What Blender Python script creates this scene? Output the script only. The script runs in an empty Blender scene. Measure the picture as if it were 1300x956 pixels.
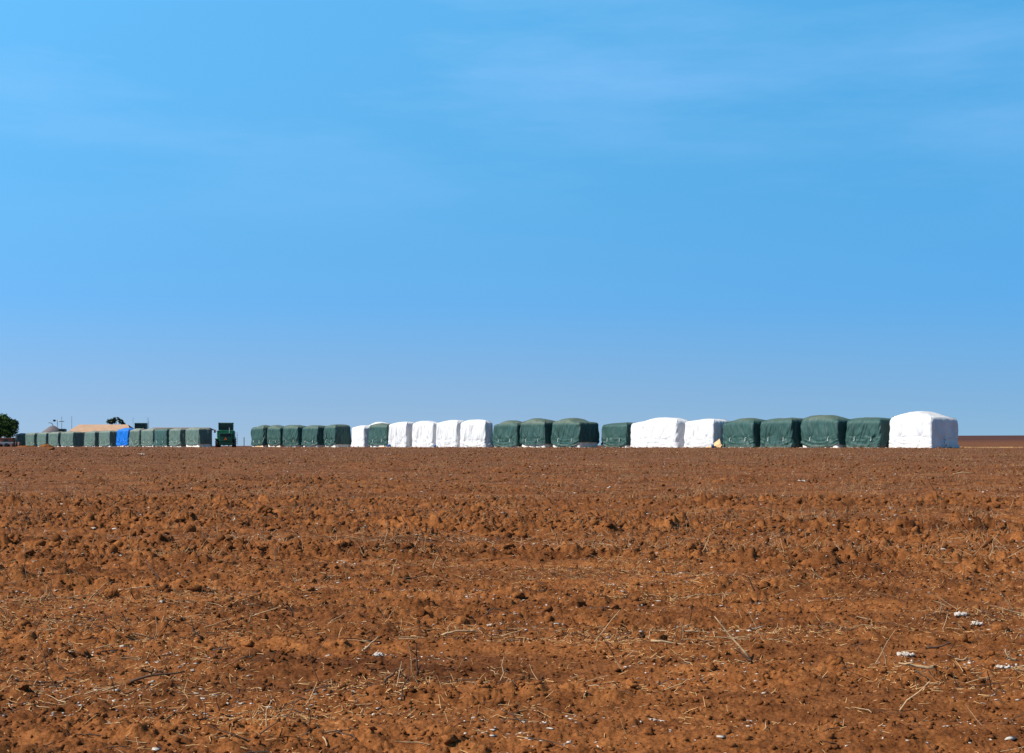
import bpy, math, random
import numpy as np
R = math.radians
PI = math.pi
scene = bpy.context.scene
COL = scene.collection
rng = np.random.default_rng(7)
random.seed(7)

# ------------------------------------------------------------------ frame of reference
F, CX, HY = 1805.0, 650.0, 566.0          # focal length and horizon of the 1300 px wide photograph
CAMZ, ROWZ = 1.6, 1.4                      # eye height, level of the module yard
def wx(px, D): return (px - CX) / F * D
def wz(py, D): return CAMZ + (HY - py) / F * D

# ------------------------------------------------------------------ noise
def _h(ix, iy, seed):
    n = (ix.astype(np.int64) * 374761393 + iy.astype(np.int64) * 668265263 + seed * 1442695041) & 0xffffffff
    n = ((n ^ (n >> 13)) * 1274126177) & 0xffffffff
    n = ((n ^ (n >> 16)) * 2246822519) & 0xffffffff
    n = n ^ (n >> 15)
    return (n & 0xffffff) / float(0xffffff)
def vnoise(x, y, seed=0):
    x = np.asarray(x, float); y = np.asarray(y, float)
    x, y = np.broadcast_arrays(x, y)
    ix = np.floor(x); iy = np.floor(y); fx = x - ix; fy = y - iy
    fx = fx * fx * (3 - 2 * fx); fy = fy * fy * (3 - 2 * fy)
    a = _h(ix, iy, seed); b = _h(ix + 1, iy, seed); c = _h(ix, iy + 1, seed); d = _h(ix + 1, iy + 1, seed)
    return ((a * (1 - fx) + b * fx) * (1 - fy) + (c * (1 - fx) + d * fx) * fy) * 2 - 1
def fbm(x, y, o=3, seed=0):
    r = 0; a = 1; t = 0
    for k in range(o):
        r = r + a * vnoise(x * 2 ** k, y * 2 ** k, seed + 17 * k); t += a; a *= .55
    return r / t
def smooth(a, b, x):
    t = np.clip((x - a) / (b - a), 0, 1); return t * t * (3 - 2 * t)

def clods(x, y, c, seed, dens):
    """rounded lumps of many sizes, one per cell of side c"""
    ix = np.floor(x / c); iy = np.floor(y / c); best = np.zeros_like(x)
    for dx in (-1, 0, 1):
        for dy in (-1, 0, 1):
            jx = ix + dx; jy = iy + dy
            px = (jx + _h(jx, jy, seed)) * c; py = (jy + _h(jx, jy, seed + 1)) * c
            s = _h(jx, jy, seed + 2); r = c * (.22 + .5 * s * s)
            on = _h(jx, jy, seed + 3) < dens
            q = np.clip(1 - ((x - px) ** 2 + (y - py) ** 2) / (r * r), 0, 1)
            best = np.maximum(best, np.where(on, np.sqrt(q) * r * .8, 0))
    return best

def macro(x, y):
    """large shape of the land: the field rises gently to the yard; far to the right it climbs above the eye"""
    D = np.sqrt(x * x + y * y)
    ye = np.maximum(y, 0)
    z = ROWZ * smooth(0, 1, np.clip((ye - 11) / 104.0, 0, 1) * .5 + .0) / .5
    z = np.where(ye > 115, ROWZ, np.minimum(z, ROWZ))
    az = x / np.maximum(y, 1e-3)
    wr = np.where(y > 0, smooth(.02, .26, az), 0)
    z = z + wr * 6.6 * smooth(170, 980, D)
    z = z + .35 * wr * vnoise(x / 160, y / 120, 5) * smooth(500, 900, D)
    return z
def rough(x, y):
    """how cloddy the soil is here: bands left by the implement"""
    b = fbm(x / 2.3 + 3, (y + .12 * x) / .9, 2, 31) * .6 + .6 * vnoise(x / 9 + 1, (y + .2 * x) / 4.5, 33)
    band = np.exp(-((y - 27 + .15 * x) / 1.7) ** 2) + .9 * np.exp(-((y - 20.5 + .2 * x) / .9) ** 2) + .7 * np.exp(-((y - 36) / 1.5) ** 2)
    return np.clip(.48 + .75 * b + .8 * band, .06, 1.35)
def detail(x, y):
    D = np.sqrt(x * x + y * y)
    k = rough(x, y)
    z = .02 * np.sin((y + .1 * x) * 2 * PI / 1.1 + 1.5 * vnoise(x / 4, y / 4, 8)) * smooth(45, 20, D)
    z = z + .065 * fbm(x / 1.9, y / 1.0, 3, 3) + .02 * k * fbm(x / .22, y / .22, 3, 9)
    z = z + .045 * np.abs(fbm(x / .09, y / .09, 2, 14)) * k
    z = z + clods(x, y, .36, 41, .16) * .7 * k + clods(x, y, .15, 51, .42) * .85 * k + clods(x, y, .065, 61, .6) * .95 * np.minimum(k + .1, 1.1) + .015 * np.abs(fbm(x / .035, y / .035, 2, 19)) + .02 * np.maximum(fbm(x / .13, y / .1, 3, 23) - .12, 0) * (1 + 2 * k)
    z = z + .07 * np.exp(-((y - 27 + .15 * x) / .8) ** 2) + .045 * np.exp(-((y - 20.5 + .2 * x) / .5) ** 2) + .05 * np.exp(-((y - 36) / .9) ** 2) + .04 * np.exp(-((y - 15.2 - .12 * x) / .5) ** 2)
    fade = 1 - .85 * smooth(62, 104, D)
    return z * fade
def ground_z(x, y, d=True):
    x = np.asarray(x, float); y = np.asarray(y, float)
    return macro(x, y) + (detail(x, y) if d else 0)

# ------------------------------------------------------------------ mesh helpers
def link_mesh(name, V, Fc, mat, parent=None, smooth_=True, loc=None):
    me = bpy.data.meshes.new(name)
    V = np.asarray(V, np.float32)
    if isinstance(Fc, np.ndarray):
        n, k = Fc.shape
        me.vertices.add(len(V)); me.vertices.foreach_set('co', V.ravel())
        me.loops.add(n * k); me.loops.foreach_set('vertex_index', Fc.astype(np.int32).ravel())
        me.polygons.add(n); me.polygons.foreach_set('loop_start', np.arange(0, n * k, k, dtype=np.int32))
        me.update(calc_edges=True)
    else:
        me.from_pydata([tuple(map(float, v)) for v in V], [], [tuple(map(int, f)) for f in Fc]); me.update()
    if smooth_: me.polygons.foreach_set('use_smooth', np.ones(len(me.polygons), bool))
    me.materials.append(mat)
    o = bpy.data.objects.new(name, me); COL.objects.link(o)
    if parent: o.parent = parent
    if loc is not None: o.location = loc
    return o
def tag(o, label=None, cat=None, group=None, kind=None):
    if label: o['label'] = label
    if cat: o['category'] = cat
    if group: o['group'] = group
    if kind: o['kind'] = kind
    return o
def thing(name, label, cat, loc=(0, 0, 0), rz=0, group=None):
    o = bpy.data.objects.new(name, None); COL.objects.link(o); o.empty_display_size = .3
    o.location = loc; o.rotation_euler = (0, 0, rz)
    return tag(o, label, cat, group)

class MB:
    def __init__(s): s.v = []; s.f = []
    def add(s, V, Fc):
        n = len(s.v); s.v += [tuple(p) for p in V]; s.f += [tuple(i + n for i in f) for f in Fc]; return s
    def box(s, x0, x1, y0, y1, z0, z1, bev=0.0, taper=0.0):
        cx, cy = (x0 + x1) / 2, (y0 + y1) / 2
        if bev <= 0:
            lay = [(z0, 0, 0), (z1, 0, taper)]
        else:
            lay = [(z0, bev, 0), (z0 + bev, 0, 0), (z1 - bev, 0, taper), (z1, bev, taper)]
        V = []
        for (z, b, t) in lay:
            X0, X1, Y0, Y1 = x0 + b + t, x1 - b - t, y0 + b + t, y1 - b - t
            c = bev * .6
            if bev > 0: V += [(X0 + c, Y0, z), (X1 - c, Y0, z), (X1, Y0 + c, z), (X1, Y1 - c, z), (X1 - c, Y1, z), (X0 + c, Y1, z), (X0, Y1 - c, z), (X0, Y0 + c, z)]
            else: V += [(X0, Y0, z), (X1, Y0, z), (X1, Y1, z), (X0, Y1, z)]
        k = 8 if bev > 0 else 4; Fc = [tuple(reversed(range(k)))]
        for L in range(len(lay) - 1):
            for i in range(k):
                j = (i + 1) % k; Fc.append((L * k + i, L * k + j, (L + 1) * k + j, (L + 1) * k + i))
        Fc.append(tuple(range((len(lay) - 1) * k, len(lay) * k)))
        return s.add(V, Fc)
    def tube(s, pts, rad, n=8):
        from mathutils import Vector
        pts = [Vector(p) for p in pts]
        if not hasattr(rad, '__len__'): rad = [rad] * len(pts)
        V = []
        for i, p in enumerate(pts):
            d = (pts[min(i + 1, len(pts) - 1)] - pts[max(i - 1, 0)]).normalized()
            u = d.cross(Vector((0, 0, 1)) if abs(d.z) < .9 else Vector((1, 0, 0))).normalized(); w = d.cross(u)
            for k in range(n):
                a = 2 * PI * k / n; V.append(p + (u * math.cos(a) + w * math.sin(a)) * rad[i])
        Fc = [tuple(range(n)), tuple(reversed(range((len(pts) - 1) * n, len(pts) * n)))]
        for i in range(len(pts) - 1):
            for k in range(n):
                j = (k + 1) % n; Fc.append((i * n + j, i * n + k, (i + 1) * n + k, (i + 1) * n + j))
        return s.add(V, Fc)
    def lathe(s, prof, c, axis='x', n=24):
        """prof: (radius, offset along the axis)"""
        V = []; Fc = []
        for (r, t) in prof:
            for k in range(n):
                a = 2 * PI * k / n; p, q = r * math.cos(a), r * math.sin(a)
                V.append({'x': (c[0] + t, c[1] + p, c[2] + q), 'y': (c[0] + p, c[1] + t, c[2] + q), 'z': (c[0] + p, c[1] + q, c[2] + t)}[axis])
        for i in range(len(prof) - 1):
            for k in range(n):
                j = (k + 1) % n; Fc.append((i * n + k, i * n + j, (i + 1) * n + j, (i + 1) * n + k))
        Fc.append(tuple(reversed(range(n)))); Fc.append(tuple(range((len(prof) - 1) * n, len(prof) * n)))
        return s.add(V, Fc)
    def build(s, name, mat, parent=None, sm=False, loc=None):
        return link_mesh(name, s.v, s.f, mat, parent, sm, loc)

# ------------------------------------------------------------------ materials
def new_mat(name):
    m = bpy.data.materials.new(name); m.use_nodes = True
    nt = m.node_tree; b = nt.nodes['Principled BSDF']; return m, nt, b
def N(nt, t, **kw):
    n = nt.nodes.new(t)
    for k, v in kw.items(): setattr(n, k, v)
    return n
def ramp(nt, fac, stops):
    r = N(nt, 'ShaderNodeValToRGB'); e = r.color_ramp.elements
    while len(e) < len(stops): e.new(.5)
    for q, (p, c) in zip(e, stops): q.position = p; q.color = (*c, 1)
    nt.links.new(fac, r.inputs[0]); return r.outputs[0]
def noise(nt, vec, scale, detail=4, rough_=.6, scl=None):
    if scl:
        mp = N(nt, 'ShaderNodeMapping'); mp.inputs['Scale'].default_value = scl; nt.links.new(vec, mp.inputs[0]); vec = mp.outputs[0]
    n = N(nt, 'ShaderNodeTexNoise'); n.inputs['Scale'].default_value = scale; n.inputs['Detail'].default_value = detail
    n.inputs['Roughness'].default_value = rough_; nt.links.new(vec, n.inputs['Vector']); return n.outputs[0]
def mix(nt, fac, a, b, mode='MIX'):
    m = N(nt, 'ShaderNodeMix', data_type='RGBA', blend_type=mode)
    for s, v in ((m.inputs[0], fac), (m.inputs[6], a), (m.inputs[7], b)):
        if isinstance(v, (int, float)): s.default_value = v
        elif isinstance(v, tuple): s.default_value = (*v, 1)
        else: nt.links.new(v, s)
    return m.outputs[2]
def simple(name, c, rough_=.6, metal=0, var=.25, scale=6, bump=.0):
    m, nt, b = new_mat(name)
    tc = N(nt, 'ShaderNodeTexCoord').outputs['Object']
    n = noise(nt, tc, scale, 5)
    lo = tuple(v * (1 - var) for v in c); hi = tuple(min(1, v * (1 + var)) for v in c)
    nt.links.new(ramp(nt, n, [(.3, lo), (.7, hi)]), b.inputs['Base Color'])
    b.inputs['Roughness'].default_value = rough_; b.inputs['Metallic'].default_value = metal
    b.inputs['Specular IOR Level'].default_value = .3
    if bump:
        bp = N(nt, 'ShaderNodeBump'); bp.inputs['Distance'].default_value = bump; bp.inputs['Strength'].default_value = .6
        nt.links.new(noise(nt, tc, scale * 5, 4), bp.inputs['Height']); nt.links.new(bp.outputs[0], b.inputs['Normal'])
    return m

SOIL = (.285, .107, .038)
def soil_mat(name, ground=True):
    m, nt, b = new_mat(name)
    P = N(nt, 'ShaderNodeNewGeometry').outputs['Position']
    big = noise(nt, P, .35, 3, .55, (1, 2.4, 1)); med = noise(nt, P, 5, 5, .65); fine = noise(nt, P, 42, 4, .7)
    c1 = ramp(nt, big, [(.32, (.115, .0385, .0117)), (.66, (.24, .085, .025))])
    c2 = ramp(nt, med, [(.3, (.5, .45, .4)), (.5, (1, 1, 1)), (.72, (1.4, 1.5, 1.55))])  # random soil tones, contrast raised to put small shadow speckles into the colour
    c3 = ramp(nt, fine, [(.34, (.62, .58, .54)), (.5, (1, 1, 1)), (.72, (1.4, 1.45, 1.45))])
    c = mix(nt, 1.0, mix(nt, 1.0, c1, c2, 'MULTIPLY'), c3, 'MULTIPLY')
    if ground:
        # farther off the crop litter turns the surface greyer; the field beyond the yard is a darker, redder soil
        sp = N(nt, 'ShaderNodeSeparateXYZ'); nt.links.new(P, sp.inputs[0])
        mr = N(nt, 'ShaderNodeMapRange'); mr.inputs[1].default_value = 28; mr.inputs[2].default_value = 95; nt.links.new(sp.outputs[1], mr.inputs[0])
        mm = N(nt, 'ShaderNodeMath', operation='MULTIPLY'); nt.links.new(mr.outputs[0], mm.inputs[0]); mm.inputs[1].default_value = .55
        spk = noise(nt, P, 9, 4, .75, (1, .35, 1))
        lit = ramp(nt, spk, [(.35, (.055, .02, .009)), (.52, (.12, .048, .023)), (.7, (.32, .16, .085))])
        c = mix(nt, mm.outputs[0], c, lit)
        mr2 = N(nt, 'ShaderNodeMapRange'); mr2.inputs[1].default_value = 330; mr2.inputs[2].default_value = 480; nt.links.new(sp.outputs[1], mr2.inputs[0])
        far = ramp(nt, noise(nt, P, .02, 4, .6, (1, .3, 1)), [(.3, (.06, .024, .018)), (.7, (.1, .042, .029))])
        c = mix(nt, mr2.outputs[0], c, far)
    nt.links.new(c, b.inputs['Base Color'])
    b.inputs['Roughness'].default_value = .95; b.inputs['Specular IOR Level'].default_value = .08
    b1 = N(nt, 'ShaderNodeBump'); b1.inputs['Distance'].default_value = .02; b1.inputs['Strength'].default_value = .75
    nt.links.new(noise(nt, P, 26, 5, .72), b1.inputs['Height'])
    nt.links.new(b1.outputs[0], b.inputs['Normal'])
    return m

def tarp_mat(name, c, dust, dusty, white=False):
    m, nt, b = new_mat(name)
    tc = N(nt, 'ShaderNodeTexCoord').outputs['Object']
    sp = N(nt, 'ShaderNodeSeparateXYZ'); nt.links.new(tc, sp.inputs[0])
    n1 = noise(nt, tc, 1.3, 5, .6, (1, 1, .35)); n2 = noise(nt, tc, 9, 3, .6, (1, 1, .12))
    base = ramp(nt, n1, [(.3, tuple(v * .84 for v in c)), (.7, tuple(min(.9, v * 1.14) for v in c))])
    base = mix(nt, .5, base, ramp(nt, n2, [(.35, (.75,) * 3), (.65, (1.12,) * 3)]) if not white else ramp(nt, n2, [(.35, (.95,) * 3), (.65, (1,) * 3)]), 'MULTIPLY')
    # settled dust: thick on the top, thin on the walls
    mr = N(nt, 'ShaderNodeMapRange'); mr.inputs[1].default_value = 2.45; mr.inputs[2].default_value = 2.85
    mr.inputs[3].default_value = dusty * .35; mr.inputs[4].default_value = min(1, dusty * 1.6 + .18) if not white else .1
    nt.links.new(sp.outputs[2], mr.inputs[0])
    mu = N(nt, 'ShaderNodeMath', operation='MULTIPLY'); nt.links.new(mr.outputs[0], mu.inputs[0])
    nt.links.new(ramp(nt, noise(nt, tc, 2.2, 4, .6), [(.3, (.4,) * 3), (.65, (1,) * 3)]), mu.inputs[1])
    base = mix(nt, mu.outputs[0], base, dust)
    # red soil splashed on the lowest hand's breadth
    m2 = N(nt, 'ShaderNodeMapRange'); m2.inputs[1].default_value = .45; m2.inputs[2].default_value = .02
    m2.inputs[3].default_value = 0; m2.inputs[4].default_value = .65 if white else .3; nt.links.new(sp.outputs[2], m2.inputs[0])
    m3 = N(nt, 'ShaderNodeMath', operation='MULTIPLY'); nt.links.new(m2.outputs[0], m3.inputs[0])
    nt.links.new(ramp(nt, noise(nt, tc, 3, 4, .7), [(.42, (0,) * 3), (.68, (1,) * 3)]), m3.inputs[1])
    base = mix(nt, m3.outputs[0], base, (.42, .22, .12))
    nt.links.new(base, b.inputs['Base Color'])
    b.inputs['Roughness'].default_value = .55; b.inputs['Specular IOR Level'].default_value = .25
    bp = N(nt, 'ShaderNodeBump'); bp.inputs['Distance'].default_value = .03; bp.inputs['Strength'].default_value = .6
    nt.links.new(noise(nt, tc, 5, 4, .55, (1, 1, .3)), bp.inputs['Height']); nt.links.new(bp.outputs[0], b.inputs['Normal'])
    return m

M_soil = soil_mat('soil'); M_clod = soil_mat('clod_soil', False)
M_straw = simple('dry_straw', (.54, .31, .13), .8, var=.35, scale=3)
M_farstraw = simple('weathered_straw', (.36, .2, .095), .85, var=.45, scale=.8)
M_dark = simple('dark_stalk', (.085, .042, .024), .85, var=.4, scale=20)
M_pale = simple('pale_stalk', (.4, .26, .14), .8, var=.35, scale=25)
M_cotton = simple('cotton_lint', (.46, .39, .33), .95, var=.35, scale=30)
M_block = simple('pressed_cotton', (.72, .66, .58), .95, var=.16, scale=3, bump=.05)
M_grey = simple('bleached_stalk', (.3, .25, .2), .9, var=.3, scale=20)
M_rope = simple('rope', (.8, .78, .72), .8)
M_t = {
    'g': tarp_mat('green_tarp', (.02, .07, .064), (.24, .23, .15), .16),
    'd': tarp_mat('dusty_green_tarp', (.06, .118, .1), (.27, .25, .19), .5),
    'w': tarp_mat('white_tarp', (.64, .635, .64), (.55, .5, .44), .05, True),
    'b': tarp_mat('blue_tarp', (.0, .14, .55), (.1, .25, .6), .03),
}
M_mgreen = simple('machine_green', (.014, .11, .055), .45, var=.3)
M_mdark = simple('machine_mesh', (.02, .038, .034), .6, var=.3)
M_tyre = simple('tyre_rubber', (.025, .023, .022), .85)
M_rim = simple('rim_paint', (.35, .3, .14), .6)
M_black = simple('black_iron', (.02, .02, .022), .6)
M_glass = simple('dark_glass', (.03, .045, .05), .12, var=.05)
M_orange = simple('warning_orange', (.8, .13, .02), .5, var=.1)
M_yellow = simple('lamp_cream', (.7, .6, .35), .4)
M_redp = simple('faded_red', (.25, .06, .05), .6)
M_roof_tan = simple('tan_roof_sheet', (.45, .28, .18), .8, var=.12, scale=1)
M_roof_brown = simple('brown_roof_sheet', (.22, .11, .08), .8, var=.2, scale=1)
M_wall = simple('farm_wall', (.42, .33, .25), .9)
M_brick = simple('red_brick_wall', (.26, .1, .06), .9, scale=2)
M_thatch = simple('grey_thatch', (.15, .125, .125), .95, var=.3, scale=4)
M_steel = simple('galvanised_steel', (.4, .42, .44), .5, .5)
M_wood = simple('grey_post_wood', (.11, .09, .075), .9)
M_bark = simple('bark', (.09, .065, .045), .95, scale=4)
M_blue = simple('blue_plastic', (.01, .1, .3), .4)
M_whitep = simple('white_plastic', (.75, .75, .75), .6, var=.1)
M_flap = simple('orange_tarp_lining', (.7, .42, .2), .7, var=.2, scale=2)
def leaf_mat(name, a, b_):
    m, nt, b = new_mat(name)
    tc = N(nt, 'ShaderNodeTexCoord').outputs['Object']
    nt.links.new(ramp(nt, noise(nt, tc, .9, 4, .6), [(.3, a), (.7, b_)]), b.inputs['Base Color'])
    b.inputs['Roughness'].default_value = .7; b.inputs['Specular IOR Level'].default_value = .2; return m
M_leaf = leaf_mat('leaves', (.02, .055, .014), (.065, .12, .02))
M_leaf2 = leaf_mat('thorn_leaves', (.035, .05, .025), (.06, .08, .035))

# ------------------------------------------------------------------ ground sheet (fine near the camera, coarse far away)
def build_ground():
    rad = [0.0, 1.5, 3, 4, 4.8, 5.5, 6.0, 6.4]
    r = 6.6
    while r < 118: rad.append(r); r += .0165 * (r / 7) ** 1.42
    while r < 420: rad.append(r); r *= 1.012
    while r < 9000: rad.append(r); r *= 1.05
    dense = np.linspace(-23.5, 23.5, 1080)
    side = np.concatenate([np.arange(23.65, 40, .18), np.arange(40.5, 60, 1.0), np.arange(62, 178, 4.0)])
    ang = np.radians(np.concatenate([-side[::-1], dense, side, [180]]))   # closes on itself
    rad = np.array(rad); A, Rr = np.meshgrid(ang, rad)
    X = np.sin(A) * Rr; Y = np.cos(A) * Rr
    Z = ground_z(X, Y)
    n, m = A.shape
    i = np.arange(n - 1)[:, None] * m; j = np.arange(m)[None, :]; j2 = (j + 1) % m
    Q = np.stack([i + j, i + m + j, i + m + j2, i + j2], -1).reshape(-1, 4)
    V = np.stack([X, Y, Z], -1).reshape(-1, 3)
    o = link_mesh('ground', V, Q[:, ::-1], M_soil)
    me = o.data
    o['kind'] = 'structure'; o['label'] = 'tilled red brown soil of the field'
    return o
G = build_ground()

# ------------------------------------------------------------------ scattered litter
def scatter(n, d0, d1, power, half=26.0, mask=None, seed=1):
    """points over the field; power 2 = even per square metre"""
    g = np.random.default_rng(seed)
    m = int(n * 3) if mask is not None else n
    u = g.random(m)
    D = (d0 ** power + u * (d1 ** power - d0 ** power)) ** (1 / power)
    if d0 < 10: half = 44.0
    a = np.radians(g.uniform(-half, half, m)); x = np.sin(a) * D; y = np.cos(a) * D
    if mask is not None:
        k = g.random(m) < mask(x, y); x, y = x[k][:n], y[k][:n]
    return x, y, g

def sticks(name, n, d0, d1, power, ln, rd, up, mat, label, mask=None, seed=1, seg=3, bend=.35):
    x, y, g = scatter(n, d0, d1, power, mask=mask, seed=seed); n = len(x)
    D = np.hypot(x, y)
    L = np.exp(g.normal(math.log(ln), .55, n)); L = np.clip(L, ln * .3, ln * 3.6); r = rd * g.uniform(.6, 1.5, n)
    th = g.uniform(0, 2 * PI, n); el = np.where(g.random(n) < up, g.uniform(.35, 1.35, n), g.normal(.04, .12, n))
    d = np.stack([np.cos(th) * np.cos(el), np.sin(th) * np.cos(el), np.sin(el)], 1)
    z0 = ground_z(x, y)
    z1 = ground_z(x + d[:, 0] * L * .9, y + d[:, 1] * L * .9)
    flat = el < .3
    d[:, 2] = np.where(flat, np.clip((z1 - z0) / np.maximum(L, .01), -.5, .5) + el, d[:, 2])
    side = np.cross(d, [0, 0, 1.0]); side /= np.linalg.norm(side, axis=1)[:, None] + 1e-9
    w = np.cross(side, d); w /= np.linalg.norm(w, axis=1)[:, None] + 1e-9
    base = np.stack([x, y, z0 + np.where(flat, r * 1.2, -.01)], 1)
    bx = g.normal(0, bend, (n, seg)); bz = g.normal(0, bend * .4, (n, seg)); bx[:, 0] = 0; bz[:, 0] = 0
    bx = np.cumsum(bx, 1); bz = np.cumsum(bz, 1)
    V = np.zeros((n, seg, 3, 3))
    for s in range(seg):
        t = s / (seg - 1)
        c = base + d * (L * t)[:, None] + side * (bx[:, s] * L * .25)[:, None] + w * (np.abs(bz[:, s]) * L * .2)[:, None]
        for k in range(3):
            a = 2 * PI * k / 3
            V[:, s, k] = c + (side * math.cos(a) + w * math.sin(a)) * (r * (1 - .45 * t))[:, None]
    nb = seg * 3; Fs = []
    for s in range(seg - 1):
        for k in range(3):
            q = (k + 1) % 3; Fs += [(s * 3 + k, s * 3 + q, s * 3 + 3 + q, s * 3 + 3 + k)]
    Q = (np.arange(n)[:, None, None] * nb + np.array(Fs)[None]).reshape(-1, 4)
    o = link_mesh(name, V.reshape(-1, 3), Q, mat, smooth_=False)
    return tag(o, label, kind='stuff')

def ico(sub=0):
    import bmesh
    bm = bmesh.new(); bmesh.ops.create_icosphere(bm, subdivisions=sub + 1, radius=1)
    V = np.array([v.co[:] for v in bm.verts]); Fc = np.array([[v.index for v in f.verts] for f in bm.faces]); bm.free(); return V, Fc
def lumps(name, n, d0, d1, power, size, mat, label, sub=0, mask=None, seed=1, flat=(.6, .9), sink=.3, jit=.22, smin=.3, smax=4, sig=.6, sm=False, ax=(.7, 1.3)):
    x, y, g = scatter(n, d0, d1, power, mask=mask, seed=seed); n = len(x)
    V0, F0 = ico(sub); k = len(V0)
    s = np.clip(np.exp(g.normal(math.log(size), sig, n)), size * smin, size * smax)
    th = g.uniform(0, 2 * PI, n)
    J = 1 + g.normal(0, jit, (n, k, 1))
    P = V0[None] * J * g.uniform(*ax, (n, 1, 3)) * np.stack([np.ones(n), np.ones(n), g.uniform(*flat, n)], 1)[:, None]
    c, sn = np.cos(th)[:, None], np.sin(th)[:, None]
    P = np.stack([P[..., 0] * c - P[..., 1] * sn, P[..., 0] * sn + P[..., 1] * c, P[..., 2]], -1) * s[:, None, None]
    z = ground_z(x, y) + s * sink
    P += np.stack([x, y, z], 1)[:, None]
    Q = (np.arange(n)[:, None, None] * k + F0[None]).reshape(-1, 3)
    return tag(link_mesh(name, P.reshape(-1, 3), Q, mat, smooth_=sm), label, kind='stuff')

mk_clod = lambda x, y: np.clip(rough(x, y) - .2, .04, 1)
mk_lit = lambda x, y: np.clip(.35 + 1.3 * fbm(x / 1.5, y / 1.2, 3, 77), .05, 1)
mk_cot = lambda x, y: np.clip(.12 + 1.9 * fbm(x / 1.1 + 9, y / .8, 3, 99), .03, 1)
lumps('soil_crumbs', 52000, 6.5, 22, 1.4, .0075, M_clod, 'small crumbs of red brown soil over the near field', 0, None, 11, smax=3)
lumps('soil_clods', 4400, 6.5, 30, 1.5, .021, M_clod, 'clods of red brown soil over the near field', 1, mk_clod, 12, sm=False, smax=3.0)
lumps('far_soil_clods', 20000, 20, 118, 1.3, .026, M_clod, 'clods of soil over the middle of the field', 0, mk_clod, 13, smax=3)
sticks('straw_litter', 38000, 6.5, 22, 1.3, .034, .0031, .16, M_straw, 'pale chopped straw lying on the near soil', mk_lit, 21)
sticks('stalk_litter', 4200, 6.5, 26, 1.4, .13, .004, .2, M_dark, 'dark broken cotton stalks lying on the near soil', mk_lit, 22, seg=4)
sticks('pale_stalk_litter', 2400, 6.5, 26, 1.4, .12, .0042, .2, M_pale, 'pale broken cotton stalks lying on the near soil', mk_lit, 25, seg=4)
sticks('far_straw_litter', 70000, 20, 118, 1.25, .085, .006, .5, M_farstraw, 'pale stubble and straw over the far part of the field', mk_lit, 23)
sticks('far_stalk_litter', 16000, 24, 118, 1.3, .13, .007, .6, M_dark, 'dark stubble over the far part of the field', mk_lit, 24)
lumps('cotton_lint_litter', 22000, 6.5, 26, 1.3, .0064, M_cotton, 'white wisps of cotton lint on the near soil', 0, mk_cot, 31, flat=(.15, .4), jit=.45, smax=2.6, ax=(.35, 1.7), sink=.15)
lumps('far_cotton_lint_litter', 6500, 22, 118, 1.3, .016, M_cotton, 'white wisps of cotton lint over the far part of the field', 0, mk_cot, 32, flat=(.2, .5), jit=.45, smax=2.4, ax=(.4, 1.6))

# ------------------------------------------------------------------ cotton modules
def rect_ring(a, b, rc, ns, ne):
    """rounded rectangle, half sizes a (x) and b (y): points and outward normals, starting mid +x side, anticlockwise"""
    pts = []; nor = []
    def seg(p, q, n, k):
        for i in range(k):
            t = i / k; pts.append((p[0] + (q[0] - p[0]) * t, p[1] + (q[1] - p[1]) * t)); nor.append(n)
    def arc(cx, cy, a0):
        for i in range(5):
            t = a0 + PI / 2 * i / 5; pts.append((cx + rc * math.cos(t), cy + rc * math.sin(t))); nor.append((math.cos(t), math.sin(t)))
    seg((a, -b + rc), (a, b - rc), (1, 0), ns); arc(a - rc, b - rc, 0)
    seg((a - rc, b), (-a + rc, b), (0, 1), ne); arc(-a + rc, b - rc, PI / 2)
    seg((-a, b - rc), (-a, -b + rc), (-1, 0), ns); arc(-a + rc, -b + rc, PI)
    seg((-a + rc, -b), (a - rc, -b), (0, -1), ne); arc(a - rc, -b + rc, 1.5 * PI)
    return np.array(pts), np.array(nor)

def loaf(W, L, H, z_low, rc, K, folds, topz, inset, ns, ne):
    p, n = rect_ring(W / 2 - inset, L / 2 - inset, rc, ns, ne); m = len(p)
    s = np.concatenate([[0], np.cumsum(np.hypot(*(p[1:] - p[:-1]).T))])
    zl = z_low(p, n); sh = H - .28
    rings = []
    for k in range(K + 1):
        z = zl + (sh - zl) * k / K
        off = .11 * (1 - z / H) + folds(s, z, p, n)
        q = p + n * off[:, None]; rings.append(np.column_stack([q, z]))
    last = folds(s, np.full(m, sh), p, n) + .11 * (1 - sh / H)
    for k in range(1, 5):
        t = k / 4 * PI / 2; q = p + n * (last * (1 - k / 5) - .26 * (1 - math.cos(t)))[:, None]
        rings.append(np.column_stack([q, np.full(m, sh + .24 * math.sin(t)) + topz(q[:, 0], q[:, 1]) * (k / 4)]))
    e = rings[-1][:, :2].copy(); hl = max(L / 2 - W / 2, .05); core = np.column_stack([np.zeros(m), np.clip(e[:, 1], -hl, hl)])
    for k in range(1, 12):
        f = 1 - k / 11; q = core + (e - core) * f
        rings.append(np.column_stack([q, sh + .24 + .12 * (1 - f * f) + topz(q[:, 0], q[:, 1])]))
    V = np.concatenate(rings); nr = len(rings)
    i = np.arange(nr - 1)[:, None] * m; j = np.arange(m)[None]; j2 = (j + 1) % m
    Q = np.stack([i + j, i + j2, i + m + j2, i + m + j], -1).reshape(-1, 4)
    return V, Q

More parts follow.
